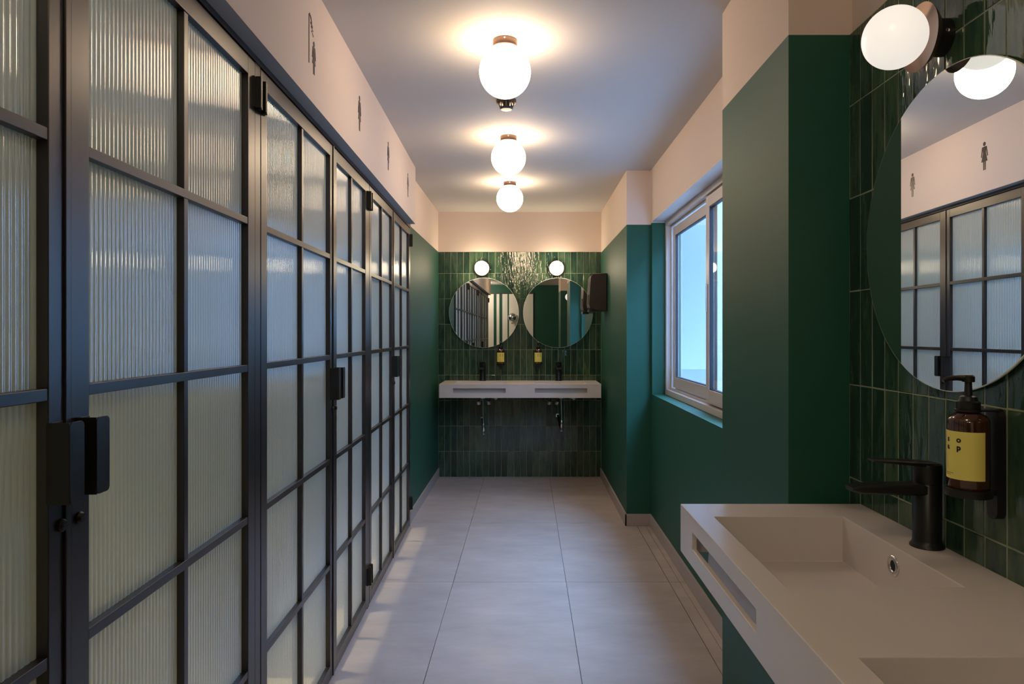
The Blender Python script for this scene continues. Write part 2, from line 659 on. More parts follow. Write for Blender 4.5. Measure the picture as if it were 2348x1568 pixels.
# ---- the light well outside the window
bm = bmesh.new()
box(bm, 2.35, 2.9, -2.0, 9.5, -4.5, 2.9)
box(bm, 1.03, 2.35, 8.2, 9.5, -4.5, 2.9)
oc = structure(obj('wall_outside', bm, 'outside'), 'pale rendered wall across the light well outside the window', 'wall')
bm = bmesh.new()
box(bm, 1.03, 2.9, -2.0, 9.5, -4.7, -4.5)
structure(obj('ground_outside', bm, 'outside'), 'pale ground of the light well outside the window', 'ground')
bm = bmesh.new()
prism(bm, [(7.6, 2.9), (7.6, 0.9), (6.2, 2.9)], 1.03, 2.35, 'YZ')  # slab added to give the outside walls their diagonal shade
structure(obj('shade_slab_outside', bm, 'outside'), 'added sloped slab shading the light well', 'wall')

# ================================================================ PARTITION WITH DOORS
TH = math.atan(0.0272)
CT = math.cos(TH)
P0 = Vector((-0.6616, 0, 0))


def on_part(u, wv=0.0, z=0.0):
    """u along the partition, wv out into the room"""
    return Vector((P0.x - math.sin(TH) * u + math.cos(TH) * wv, math.cos(TH) * u + math.sin(TH) * wv, z))


Y_ = lambda yv: yv / CT
PS, PE = Y_(-0.52), Y_(4.61)
ZTOP = zz(0.712)
# fixed frame: head, posts and end post
frame = structure(empty('wall_partition', P0, TH), 'black steel frame carrying the reeded glass doors', 'partition')
obj('head_rail', tbox(-0.040, 0.002, PS, PE, ZTOP, zz(0.738)), 'metal', frame)
doors_y = [(-0.52, 0.25), (0.25, 1.030), (1.030, 1.785), (1.825, 2.585), (2.585, 3.212), (3.252, 3.931), (3.931, 4.595)]
for pa, pb in ((1.786, 1.824), (3.213, 3.251), (4.596, 4.612)):
    obj('post', tbox(-0.040, -0.001, Y_(pa), Y_(pb), 0, ZTOP), 'metal', frame)

# soffit carried above the doors
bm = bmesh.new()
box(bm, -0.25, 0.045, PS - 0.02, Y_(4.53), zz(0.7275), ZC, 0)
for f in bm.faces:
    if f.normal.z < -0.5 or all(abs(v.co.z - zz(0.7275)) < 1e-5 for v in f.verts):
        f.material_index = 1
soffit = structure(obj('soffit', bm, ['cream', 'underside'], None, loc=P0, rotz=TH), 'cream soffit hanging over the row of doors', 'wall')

BARS = [0.2875, -0.088, -0.475, -0.868]
PANE_TOP, PANE_BOT = 0.662, -1.238
ST = 0.046
BT = 0.018
glass_lib = {}


def pane(parent, u0, u1, z0, z1, oy, gm='glass'):
    key = (round(u1 - u0, 3), round(z1 - z0, 3), gm)
    if key not in glass_lib:
        W_, H_ = u1 - u0, z1 - z0
        bm = bmesh.new()
        p = 0.0125
        n = max(1, int(round(W_ / p)))
        seg = 8
        N = n * seg
        lo, hi, lb, hb = [], [], [], []
        for i in range(N + 1):
            uu = W_ * i / N
            d = 0.0017 * abs(math.sin(PI * i / seg)) ** 0.8
            lo.append(bm.verts.new((d, uu, 0)))
            hi.append(bm.verts.new((d, uu, H_)))
        for i in range(N):
            bm.faces.new((lo[i], lo[i + 1], hi[i + 1], hi[i])).material_index = 0
        v = [bm.verts.new(q) for q in ((-0.004, 0, 0), (-0.004, W_, 0), (-0.004, W_, H_), (-0.004, 0, H_))]
        bm.faces.new(v[::-1]).material_index = 1
        me = bpy.data.meshes.new('glass_pane')
        bm.to_mesh(me)
        bm.free()
        me.materials.append(M[gm])
        me.materials.append(M['glassback'])
        for pl in me.polygons:
            pl.use_smooth = True
        glass_lib[key] = me
    o = bpy.data.objects.new('glass_pane', glass_lib[key])
    COL.objects.link(o)
    o.parent = parent
    o.location = (-0.017, u0 - oy, z0)
    return o


def hinge(parent, u, zc, oy):
    bm = bmesh.new()
    lathe(bm, [(0.008, zc - 0.042), (0.008, zc + 0.042)], 14, 'Z', (0.010, u - oy, 0))
    box(bm, -0.002, 0.006, u - oy - 0.022, u - oy + 0.022, zc - 0.040, zc + 0.040)
    box(bm, 0.004, 0.020, u - oy - 0.016, u - oy - 0.011, zc - 0.040, zc + 0.040)
    return obj('hinge', bm, 'black', parent, auto=40)


def door(idx, y0, y1, hinge_at, handle_at, label):
    u0, u1 = Y_(y0) + 0.002, Y_(y1) - 0.002
    oy = u0
    d = structure(empty('door_%d' % idx, on_part(u0), TH), label, 'door')
    zb, zt = 0.008, ZTOP - 0.004
    z_pb, z_pt = zz(PANE_BOT), zz(PANE_TOP)
    for a, b in ((u0, u0 + ST), (u1 - ST, u1)):
        obj('stile', tbox(-0.036, 0, a - oy, b - oy, zb, zt), 'metal', d, bevel=0.0015)
    obj('top_rail', tbox(-0.036, 0, u0 + ST - oy, u1 - ST - oy, z_pt, zt), 'metal', d, bevel=0.0015)
    obj('bottom_rail', tbox(-0.036, 0, u0 + ST - oy, u1 - ST - oy, zb, z_pb), 'metal', d, bevel=0.0015)
    um = (u0 + u1) / 2
    hb = None
    for h in BARS:
        if hb is None:
            hb = obj('glazing_bar', tbox(-0.034, -0.001, u0 + ST - oy, u1 - ST - oy, -BT / 2, BT / 2), 'metal', d, bevel=0.0012)
            hb.location = (0, 0, zz(h))
        else:
            c = link_copy(hb, d, (0, 0, zz(h)))
    obj('mullion', tbox(-0.034, -0.0025, um - BT / 2 - oy, um + BT / 2 - oy, z_pb, z_pt), 'metal', d, bevel=0.0012)
    zl = [PANE_TOP] + BARS + [PANE_BOT]
    for k in range(5):
        top = zz(zl[k]) - (BT / 2 if k else 0)
        bot = zz(zl[k + 1]) + (BT / 2 if k < 4 else 0)
        gm = 'glasslow' if k == 4 else 'glass'
        pane(d, u0 + ST, um - BT / 2, bot, top, oy, gm)
        pane(d, um + BT / 2, u1 - ST, bot, top, oy, gm)
    if hinge_at is not None:
        hu = (u0 - 0.004) if hinge_at == 0 else (u1 + 0.004)
        hinge(d, hu, zz(0.628), oy)
        hinge(d, hu, zz(-1.14), oy)
    if handle_at is not None:
        s = 1 if handle_at == 0 else -1
        hu = (u0 + 0.010) if handle_at == 0 else (u1 - 0.050)
        bm = bmesh.new()
        z0, z1 = zz(-0.246), zz(-0.128)
        # folded steel pull: flat leg standing off the door, lip turned along it with rounded corners
        box(bm, 0, 0.032, hu - oy, hu + 0.003 - oy, z0, z1)
        yz = rrect(hu - oy, hu + 0.034 - oy, z0, z1, 0.008)
        prism(bm, yz, 0.030, 0.033, 'YZ')
        box(bm, -0.001, 0.002, hu - oy, hu + 0.034 - oy, z0 + .001, z1 - .001)
        tag(obj('handle', bm, 'black', d, bevel=0.0006), 'folded matt black steel pull')
        bm = bmesh.new()
        ku = (u0 + 0.018) if handle_at == 0 else (u1 - 0.020)
        lathe(bm, [(0.0095, 0), (0.0095, 0.004), (0.007, 0.007), (0, 0.0075)], 20, 'X', (0, ku - oy, zz(-0.283)))
        box(bm, 0.006, 0.0085, ku - oy - 0.006, ku - oy + 0.006, zz(-0.284), zz(-0.282))
        obj('lock', bm, 'black', d, auto=30)
        if handle_at == 1:
            obj('meeting_strip', tbox(0.0, 0.004, u1 - 0.013 - oy, u1 - 0.001 - oy, zb, zt), 'metal', d, bevel=0.001)
    return d


door(1, *doors_y[0], 0, None, 'glazed steel door beside the camera, out of view, seen in the mirrors')
door(2, *doors_y[1], None, 1, 'reeded glass door cut off by the left edge of the photo')
door(3, *doors_y[2], 1, 0, 'nearest fully seen reeded glass door, with large black pull at its left')
door(4, *doors_y[3], 0, 1, 'second full reeded glass door, hinged beside the first, under the second pictogram')
door(5, *doors_y[4], 1, 0, 'third full reeded glass door, its pull meeting that of the second')
door(6, *doors_y[5], 0, 1, 'fourth full reeded glass door from the camera')
door(7, *doors_y[6], 1, 0, 'farthest reeded glass door, beside the green wall')

# stalls behind the doors
bm = bmesh.new()
box(bm, -1.35, -1.25, PS - 0.02, PE + 0.1, 0, ZC)
box(bm, -1.25, -0.05, PE, PE + 0.06, 0, ZC)
box(bm, -1.25, -0.05, PS - 0.08, PS - 0.001, 0, ZC)
st_ = obj('wall_stalls', bm, 'stallwall', None, loc=P0, rotz=TH)
structure(st_, 'white walls of the stalls behind the reeded glass', 'wall')
for yv in (0.25, 1.03, 1.805, 2.585, 3.232, 3.931):
    obj('divider', tbox(-1.25, -0.045, Y_(yv) - 0.012, Y_(yv) + 0.012, 0, ZC - 0.002), 'stallwall', st_)
rp = tbox(-1.3, -0.04, PS - 0.002, PS, 0, ZC)
for i, (a, b) in enumerate(doors_y):
    um = Y_((a + b) / 2)
    L = bpy.data.lights.new('stall_light', 'POINT')
    L.energy = STALL_LAMP_POWER
    L.color = (0.92, 0.97, 1.0)
    L.shadow_soft_size = 0.05
    lo = bpy.data.objects.new('stall_light', L)
    COL.objects.link(lo)
    lo.location = on_part(um, -0.55, ZC - 0.12)
    L = bpy.data.lights.new('stall_downlight', 'SPOT')
    L.energy = STALL_SPOT_POWER
    L.color = (1.0, 0.76, 0.42)
    L.shadow_soft_size = 0.07
    L.spot_size = math.radians(47)
    L.spot_blend = 0.25
    lo = bpy.data.objects.new('stall_downlight', L)
    COL.objects.link(lo)
    lo.location = on_part(um, -0.80, ZC - 0.04)

# ================================================================ CEILING LAMPS
LROW = [(-0.082, 2.566, 'large lit opal globe on a bronze cap, nearest of the ceiling row'),
        (-0.1024, 3.816, 'lit opal ceiling globe, middle one of the row of three'),
        (-0.1238, 4.97, 'lit opal ceiling globe, farthest of the row, by the tiled wall')]


def ceiling_lamp(x, y, label, src=None, bright=False):
    if src is None:
        t = empty('ceiling_lamp', (x, y, ZC))
        bm = bmesh.new()
        lathe(bm, [(0.044, -0.026), (0.046, -0.022), (0.046, -0.001), (0.040, 0.0)], 36)
        obj('cap', bm, 'bronze', t, auto=40)
        bm = bmesh.new()
        lathe(bm, [(0.049, -0.029), (0.049, -0.0255)], 36)
        obj('rim', bm, 'bronze', t, auto=40)
        bm = bmesh.new()
        lathe(bm, [(0, -0.004), (0.0035, -0.003), (0.0035, 0)], 10, 'Y', (0, -0.046, -0.009))
        obj('screw', bm, 'chrome', t, auto=40)
        bm = bmesh.new()
        R = 0.0965
        prof = [(R * math.sin(a), -0.119 - R * math.cos(a)) for a in [PI * k / 36 for k in range(33)]]
        prof[0] = (0, prof[0][1])
        lathe(bm, prof, 56)
        obj('globe', bm, 'globe', t, smooth=True)
    else:
        t = link_copy(src, None, (x, y, ZC))
        for ch in [c for c in src.children]:
            c = link_copy(ch, t)
            if bright and ch.name.startswith('globe'):
                c.data = c.data.copy()
                c.data.materials[0] = M['brightglobe']
    return tag(t, label, 'lamp', 'opal globe lamps along the ceiling')


l0 = None
for x, y, lab in LROW:
    t = ceiling_lamp(x, y, lab, l0)
    l0 = l0 or t
ceiling_lamp(-0.035, 0.320, 'lit opal globe right over the camera', l0)
ceiling_lamp(-1.00, -2.45, 'added unseen opal globe lighting the boarded door behind the camera', l0, True)  # added to brighten the boards, set out of the mirrors' sight
ceiling_lamp(-1.30, -1.30, 'added unseen opal globe brightening the wider space behind the camera', l0)  # one more unseen globe, added to raise the light behind the camera

# small dark sensor behind the nearest globe
t = tag(empty('ceiling_sensor', (-0.0967, 3.22, ZC)), 'small dark bronze sensor under the ceiling just behind the nearest globe', 'sensor')
bm = bmesh.new()
lathe(bm, [(0.034, -0.018), (0.047, -0.014), (0.047, 0)], 28)
obj('base', bm, 'bronze', t, auto=40)
bm = bmesh.new()
lathe(bm, [(0.0, -0.046), (0.026, -0.045), (0.031, -0.040), (0.031, -0.036)], 24)
lathe(bm, [(0.016, -0.036), (0.016, -0.018)], 16)
for k in range(8):
    a = 2 * PI * k / 8
    tube(bm, [(0.028 * math.cos(a), 0.028 * math.sin(a), -0.037), (0.036 * math.cos(a), 0.036 * math.sin(a), -0.016)], 0.0028, 6)
obj('cage', bm, 'metal', t, auto=40)

# ================================================================ DOOR PICTOGRAMS on the soffit
SOFF = 0.0452


def woman(bm, cx, z0, h, s=1.0):
    """standing woman in a dress; cx, z0 foot position, h height"""
    def P(pts):
        return [(cx + s * a * h, z0 + b * h) for a, b in pts]
    prism(bm, [(cx + s * x_, z_) for x_, z_ in [(0.068 * h * math.cos(k * PI / 8), z0 + 0.925 * h + 0.075 * h * math.sin(k * PI / 8)) for k in range(16)]], 0, 0.0012, 'YZ')
    prism(bm, P([(-.105, .83), (.105, .83), (.075, .60), (.165, .30), (-.165, .30), (-.075, .60)]), 0, 0.0012, 'YZ')
    prism(bm, P([(-.125, .825), (-.085, .80), (-.150, .47), (-.190, .48)]), 0, 0.0012, 'YZ')
    prism(bm, P([(.085, .80), (.125, .825), (.190, .48), (.150, .47)]), 0, 0.0012, 'YZ')
    prism(bm, P([(-.07, .30), (-.015, .30), (-.015, 0), (-.06, 0)]), 0, 0.0012, 'YZ')
    prism(bm, P([(.015, .30), (.07, .30), (.06, 0), (.015, 0)]), 0, 0.0012, 'YZ')


labs = ['dark woman pictogram on the soffit over the second full glass door',
        'dark woman pictogram over the third glass door',
        'dark woman pictogram over the fourth glass door, far end of the soffit']
for yv, lab in ((1.45, 'dark woman pictogram over the nearest full glass door, seen only in mirrors'), (2.826, labs[0]), (3.503, labs[1]), (4.189, labs[2])):
    if yv < 2:
        continue
    bm = bmesh.new()
    woman(bm, 0, 0, 0.145)
    o = obj('pictogram', bm, 'sign', None, loc=on_part(Y_(yv), SOFF, zz(0.840)), rotz=TH)
    tag(o, lab, 'sign', 'pictograms above the doors')
bm = bmesh.new()
woman(bm, 0.034, -0.017, 0.104)
prism(bm, [(-0.022, 0), (-0.017, 0), (-0.017, 0.150), (-0.022, 0.150)], 0, .0012, 'YZ')
prism(bm, [(-0.022, 0.150), (-0.012, 0.158), (0.004, 0.150), (0.012, 0.134), (0.006, 0.134), (0.0, 0.144), (-0.012, 0.150), (-0.017, 0.146)], 0, .0012, 'YZ')
prism(bm, [(-0.002, 0.134), (0.020, 0.128), (0.020, 0.124), (-0.004, 0.130)], 0, .0012, 'YZ')
for dx, dz in ((0.004, 0.118), (0.012, 0.116), (0.020, 0.112), (0.008, 0.106), (0.018, 0.102), (0.024, 0.098)):
    prism(bm, [(dx, dz), (dx + .003, dz), (dx + .003, dz + .006), (dx, dz + .006)], 0, .0012, 'YZ')
o = obj('pictogram', bm, 'sign', None, loc=on_part(Y_(2.128), SOFF, zz(0.838)), rotz=TH)
tag(o, 'dark pictogram of a woman under a shower head, nearest one on the soffit', 'sign', 'pictograms above the doors')

# ================================================================ WASHSTANDS
ZV = zz(-0.4227)
VL = 1.362
VD = 0.448
BX = [0.1185, 0.5580, 0.8045, 1.2435]
BC = [0.3385, 1.0235]


def washstand_mesh():
    bm = bmesh.new()
    xs = [0, BX[0], BX[1], BX[2], BX[3], VL]
    ys = [0, -0.100, -0.3965, -VD]
    cache = {}

    def V(x, y, z):
        k = (round(x, 5), round(y, 5), round(z, 5))
        if k not in cache:
            cache[k] = bm.verts.new(k)
        return cache[k]

    def F(*p):
        bm.faces.new([V(*q) for q in p])
    for i in range(5):
        for j in range(3):
            if i in (1, 3) and j == 1:
                continue
            F((xs[i], ys[j + 1], 0), (xs[i + 1], ys[j + 1], 0), (xs[i + 1], ys[j], 0), (xs[i], ys[j], 0))
    for i in (1, 3):
        a, b = xs[i], xs[i + 1]
        y0, y1 = ys[1], ys[2]
        d = -0.104
        dd = d - 0.004
        F((a, y1, 0), (a, y0, 0), (a, y0, d), (a, y1, d))
        F((b, y0, 0), (b, y1, 0), (b, y1, d), (b, y0, d))
        F((a, y0, 0), (b, y0, 0), (b, y0, d), (a, y0, d))
        F((b, y1, 0), (a, y1, 0), (a, y1, d), (b, y1, d))
        F((a, y1, d), (b, y1, d), (b, y0, d), (a, y0, d))
    # apron with towel slots
    zs_ = [0, -0.037, -0.076, -0.117]
    for i in range(5):
        for k in range(3):
            if i in (1, 3) and k == 1:
                continue
            F((xs[i], -VD, zs_[k + 1]), (xs[i + 1], -VD, zs_[k + 1]), (xs[i + 1], -VD, zs_[k]), (xs[i], -VD, zs_[k]))
    for x, sgn in ((0, -1), (VL, 1)):
        for j in range(3):
            q = [(x, ys[j], 0), (x, ys[j + 1], 0), (x, ys[j + 1], -0.117), (x, ys[j], -0.117)]
            if j == 2:
                q = [(x, ys[2], 0), (x, ys[3], 0), (x, ys[3], zs_[1]), (x, ys[3], zs_[2]), (x, ys[3], -0.117), (x, ys[2], -0.117)]
            F(*q)
    bmesh.ops.recalc_face_normals(bm, faces=bm.faces)
    up = [f for f in bm.faces if abs(f.normal.z) > .9 and f.calc_center_median().z > -0.001]
    if up and up[0].normal.z < 0:
        bmesh.ops.reverse_faces(bm, faces=bm.faces)
    me = bpy.data.meshes.new('double_washstand')
    bm.to_mesh(me)
    bm.free()
    me.materials.append(M['solid'])
    return me


def washstand(org, rz, label):
    me = bpy.data.meshes.get('double_washstand') or washstand_mesh()
    o = bpy.data.objects.new('double_washstand', me)
    COL.objects.link(o)
    o.location = org
    o.rotation_euler = (0, 0, rz)
    so = o.modifiers.new('thickness', 'SOLIDIFY')
    so.thickness = 0.012
    so.offset = -1
    so.use_even_offset = True
    bv = o.modifiers.new('bevel', 'BEVEL')
    bv.width = 0.0016
    bv.segments = 2
    bv.limit_method = 'ANGLE'
    for bc in BC:
        bm = bmesh.new()
        # overflow ring in the wall-side face of each basin
        prof = []
        for k in range(13):
            a = 2 * PI * k / 12
            prof.append((0.0155 + 0.0055 * math.cos(a), -0.0005 - 0.0035 * math.sin(a)))
        lathe(bm, prof[:13], 32, 'Y', (bc, -0.100, -0.039))
        obj('overflow_ring', bm, 'chrome', o, smooth=True)
        bm = bmesh.new()
        lathe(bm, [(0.0125, 0.001), (0.0125, -0.0012)], 24, 'Y', (bc, -0.100, -0.039))
        obj('overflow_shade', bm, 'dark', o)  # near-black disc painted in for the shade inside the overflow
        bm = bmesh.new()
        lathe(bm, [(0.0, 0.006), (0.026, 0.005), (0.030, 0.001), (0.030, -0.001)], 32, 'Z', (bc, -0.25, -0.104))
        obj('drain_cover', bm, 'solid', o, auto=40)
    return tag(o, label, 'washbasin', 'pale double washstands')


def place(lx, ly, z, org, rz):
    c, s = math.cos(rz), math.sin(rz)
    return (org[0] + c * lx - s * ly, org[1] + s * lx + c * ly, z)


def faucet(org, rz, bc, label):
    t = tag(empty('faucet', place(bc, -0.0335, ZV, org, rz), rz), label, 'faucet', 'black basin taps')
    bm = bmesh.new()
    lathe(bm, [(0.0315, 0), (0.0315, 0.003), (0.0275, 0.008), (0.0262, 0.014), (0.0262, 0.125), (0.0255, 0.1262)], 36)
    obj('body', bm, 'black', t, auto=40)
    bm = bmesh.new()
    n = 8
    secs = []
    for k in range(n + 1):
        f = k / n
        y = -0.005 - 0.150 * f
        hw = 0.0235 - 0.006 * f
        z1 = 0.1262 - 0.003 * f - (0.004 if k == n else 0)
        z0 = 0.104 + 0.003 * f + (0.004 if k == n else 0)
        secs.append([bm.verts.new((a, y, b)) for a, b in ((-hw, z0 + .004), (-hw + .004, z0), (hw - .004, z0), (hw, z0 + .004), (hw, z1 - .003), (hw - .003, z1), (-hw + .003, z1), (-hw, z1 - .003))])
    for A, B in zip(secs[:-1], secs[1:]):
        for k in range(8):
            bm.faces.new((A[k], A[(k + 1) % 8], B[(k + 1) % 8], B[k]))
    bm.faces.new(secs[0])
    bm.faces.new(secs[-1][::-1])
    obj('spout', bm, 'black', t, auto=35)
    bm = bmesh.new()
    lathe(bm, [(0.0252, 0.1268), (0.0262, 0.1280), (0.0270, 0.158), (0.0262, 0.1645), (0, 0.1655)], 36)
    obj('cap', bm, 'black', t, auto=40)
    bm = bmesh.new()
    secs = []
    for y, z, hw, th in ((0.015, 0.1635, 0.018, .006), (-0.02, 0.1655, 0.0225, .007), (-0.06, 0.1685, 0.020, .006), (-0.100, 0.171, 0.0165, .005), (-0.112, 0.1712, 0.012, .003)):
        secs.append([bm.verts.new((a, y, b)) for a, b in ((-hw, z - th / 2), (hw, z - th / 2), (hw, z + th / 2 - .001), (hw - .002, z + th / 2), (-hw + .002, z + th / 2), (-hw, z + th / 2 - .001))])
    for A, B in zip(secs[:-1], secs[1:]):
        for k in range(6):
            bm.faces.new((A[k], A[(k + 1) % 6], B[(k + 1) % 6], B[k]))
    bm.faces.new(secs[0])
    bm.faces.new(secs[-1][::-1])
    obj('lever', bm, 'black', t, auto=35)
    return t


def text_mesh(body, size, offset=0.0):
    cu = bpy.data.curves.new('lettering', 'FONT')
    cu.body = body
    cu.size = size
    cu.align_x = 'CENTER'
    cu.offset = offset
    o = bpy.data.objects.new('tmp_lettering', cu)
    COL.objects.link(o)
    bpy.context.view_layer.update()
    me = bpy.data.meshes.new_from_object(o.evaluated_get(bpy.context.evaluated_depsgraph_get()))
    bpy.data.objects.remove(o, do_unlink=True)
    return me


def soap(org, rz, lx, label):
    BR = 0.0325
    DY = -0.057                      # bottle axis off the wall
    t = tag(empty('soap_dispenser', place(lx, 0, zz(-0.281), org, rz), rz), label, 'soap dispenser', 'amber soap bottles on the wall')
    bm = bmesh.new()
    lathe(bm, [(0, 0.002), (BR - .003, 0.002), (BR, 0.006), (BR, 0.128), (BR - .001, 0.133), (BR - .006, 0.139), (0.017, 0.144), (0.014, 0.148)], 40, 'Z', (0, DY, 0))
    obj('bottle', bm, 'amber', t, auto=50)
    # yellow paper label wrapped round the bottle
    bm = bmesh.new()
    n = 40
    R = BR + 0.0004
    a0, a1 = math.radians(-105), math.radians(105)
    lo, hi = [], []
    for k in range(n + 1):
        a = a0 + (a1 - a0) * k / n
        x, y = R * math.sin(a), DY - R * math.cos(a)
        lo.append(bm.verts.new((x, y, 0.029)))
        hi.append(bm.verts.new((x, y, 0.112)))
    for k in range(n):
        bm.faces.new((lo[k], lo[k + 1], hi[k + 1], hi[k]))
    lb = tag(obj('label', bm, 'yellow', t, smooth=True), 'yellow label reading s o a p')
    for ch, ang, z in (('s', -4, 0.0935), ('o', 32, 0.0935), ('a', -4, 0.0800), ('p', 32, 0.0800)):
        key = 'letter_' + ch
        me = bpy.data.meshes.get(key)
        if me is None:
            b2 = bmesh.new()
            b2.from_mesh(text_mesh(ch, 0.0135, 0.0006))
            for v in b2.verts:
                a = math.radians(ang) + v.co.x / R
                v.co = ((R + .0004) * math.sin(a), DY - (R + .0004) * math.cos(a), z + v.co.y)
            me = bpy.data.meshes.new(key)
            b2.to_mesh(me)
            b2.free()
            me.materials.append(M['ink'])
        lt = bpy.data.objects.new('letter', me)
        COL.objects.link(lt)
        lt.parent = lb
    bm = bmesh.new()
    for z, wd in ((0.0385, 0.020), (0.0355, 0.014)):
        for k in range(6):
            xa = -0.008 + wd * k / 6
            xb = xa + wd / 6 * 0.8
            q = []
            for xx, z_ in ((xa, z), (xb, z), (xb, z + .0008), (xa, z + .0008)):
                a = math.radians(-4) + xx / R
                q.append(bm.verts.new(((R + .0004) * math.sin(a), DY - (R + .0004) * math.cos(a), z_)))
            bm.faces.new(q)
    tag(obj('fine_print', bm, 'ink', lb), 'faint lines of fine print', kind='stuff')
    bm = bmesh.new()
    lathe(bm, [(0.017, 0.146), (0.0185, 0.149), (0.0185, 0.162), (0.015, 0.164), (0.013, 0.171), (0.0065, 0.173), (0.0055, 0.196), (0.010, 0.197), (0.010, 0.206), (0.008, 0.208)], 24, 'Z', (0, DY, 0))
    pump = obj('pump', bm, 'black', t, auto=40)
    bm = bmesh.new()
    tube(bm, [(0, DY + .006, 0.203), (0, DY - .02, 0.204), (0, DY - .038, 0.202), (0, DY - .044, 0.198)], [0.0065, 0.005, 0.0038, 0.003], 12)
    obj('nozzle', bm, 'black', pump, auto=50)
    # black wall bracket: back strip with rounded foot, cup under the bottle, collar above it
    bm = bmesh.new()
    prism(bm, rrect(-0.014, 0.014, -0.043, 0.150, 0.0135), -0.001, -0.016, 'XZ')
    lathe(bm, [(0.036, 0.0), (0.037, 0.003), (0.037, 0.013), (0.0335, 0.014), (0.0335, 0.003)], 36, 'Z', (0, DY, -0.002))
    box(bm, -0.012, 0.012, DY + 0.030, -0.010, 0.0, 0.010)
    box(bm, -0.014, 0.014, DY - 0.004, -0.010, 0.1455, 0.1485)
    lathe(bm, [(0.021, 0.1452), (0.021, 0.1486)], 24, 'Z', (0, DY, 0))
    obj('bracket', bm, 'black', t, auto=40)
    return t


def mirror(org, rz, lx, zc, r, out, label, tilt=0.0):
    t = tag(empty('round_mirror', place(lx, -out, zc, org, rz), rz + tilt), label, 'mirror', 'round frameless mirrors')
    bm = bmesh.new()
    lathe(bm, [(r - .002, 0.0), (r, -0.0)], 96, 'Y') if False else None
    v = [bm.verts.new((r * math.cos(2 * PI * k / 128), 0, r * math.sin(2 * PI * k / 128))) for k in range(128)]
    bm.faces.new(v)
    obj('mirror_glass', bm, 'mirror', t)
    bm = bmesh.new()
    lathe(bm, [(r, -0.0002), (r + .0016, 0.0006), (r + .0016, 0.004), (r - 0.02, 0.0042)], 128, 'Y')
    bm.faces.ensure_lookup_table()
    big = [f for f in bm.faces if len(f.verts) > 20]
    bmesh.ops.delete(bm, geom=big, context='FACES_ONLY')
    obj('polished_edge', bm, 'mirror_edge', t, auto=50)
    bm = bmesh.new()
    lathe(bm, [(r * 0.55, 0.0045), (r * 0.55, out + 0.0)], 48, 'Y')
    obj('backing', bm, 'black', t, auto=50)
    return t


def wall_lamp(org, rz, lx, zc, gm, label):
    t = tag(empty('wall_lamp', place(lx, 0, zc, org, rz), rz), label, 'lamp', 'opal globe wall lamps')
    bm = bmesh.new()
    lathe(bm, [(0.036, 0.0), (0.036, -0.030), (0.030, -0.034)], 36, 'Y')
    obj('wall_base', bm, 'black', t, auto=40)
    bm = bmesh.new()
    lathe(bm, [(0.030, -0.030), (0.050, -0.033), (0.064, -0.048), (0.0655, -0.051), (0.0635, -0.0505), (0.040, -0.044), (0.0, -0.040)], 56, 'Y')
    tag(obj('dish', bm, 'bronze', t, auto=50), 'bronze dish')
    bm = bmesh.new()
    lathe(bm, [(0.0, -0.0025), (0.0035, -0.002), (0.0035, 0)], 10, 'Z', (0.0, 0, 0))
    sc_ = obj('screw', bm, 'chrome', t)
    sc_.rotation_euler = (0, PI / 2, 0)
    sc_.location = (0.0365, -0.015, 0)
    bm = bmesh.new()
    R = 0.0600
    prof = [(R * math.sin(PI * k / 32), -0.099 - R * math.cos(PI * k / 32)) for k in range(33)]
    prof[0] = (0, prof[0][1])
    prof[-1] = (0, prof[-1][1])
    lathe(bm, prof, 48, 'Y')
    obj('globe', bm, gm, t, smooth=True)
    return t


FAR = ((-0.737, YB, 0), 0.0)
NEAR = ((XW, 1.697, 0), -PI / 2)
washstand((FAR[0][0], YB, ZV), 0.0, 'pale double washstand with towel slots on the far tiled wall')
washstand((XW, 1.697, ZV), -PI / 2, 'large pale double washstand in the right foreground')
faucet(*FAR, BC[0], 'small black tap, left one on the far washstand')
faucet(*FAR, BC[1], 'small black tap, right one on the far washstand')
faucet(*NEAR, BC[0], 'matt black tap on the near washstand in the foreground')
soap(*FAR, 0.502, 'soap bottle with yellow label, left one on the far tiled wall')
soap(*FAR, 0.839, 'soap bottle with yellow label, right one on the far tiled wall')
soap(*NEAR, 0.502, 'large amber soap bottle with yellow label beside the near tap')
mirror(*FAR, 0.350, zz(0.1886), 0.3135, 0.024, 'round mirror on the far wall, left one, reflecting the glass doors', math.radians(0.33))
mirror(*FAR, 1.018, zz(0.1886), 0.3135, 0.024, 'round mirror on the far wall, right one, reflecting green walls', math.radians(0.33))
mirror(*NEAR, 1.697 - 1.330, zz(0.2030), 0.3140, 0.011, 'large round mirror on the near right wall, reflecting the pictograms')
wall_lamp(*FAR, 0.333, zz(0.588), 'wallglobe', 'small lit opal wall lamp above the left far mirror')
wall_lamp(*FAR, 1.004, zz(0.588), 'wallglobe', 'small lit opal wall lamp above the right far mirror')
wall_lamp(*NEAR, 1.697 - 1.357, zz(0.588), 'dimglobe', 'large opal wall lamp with bronze dish above the near mirror')

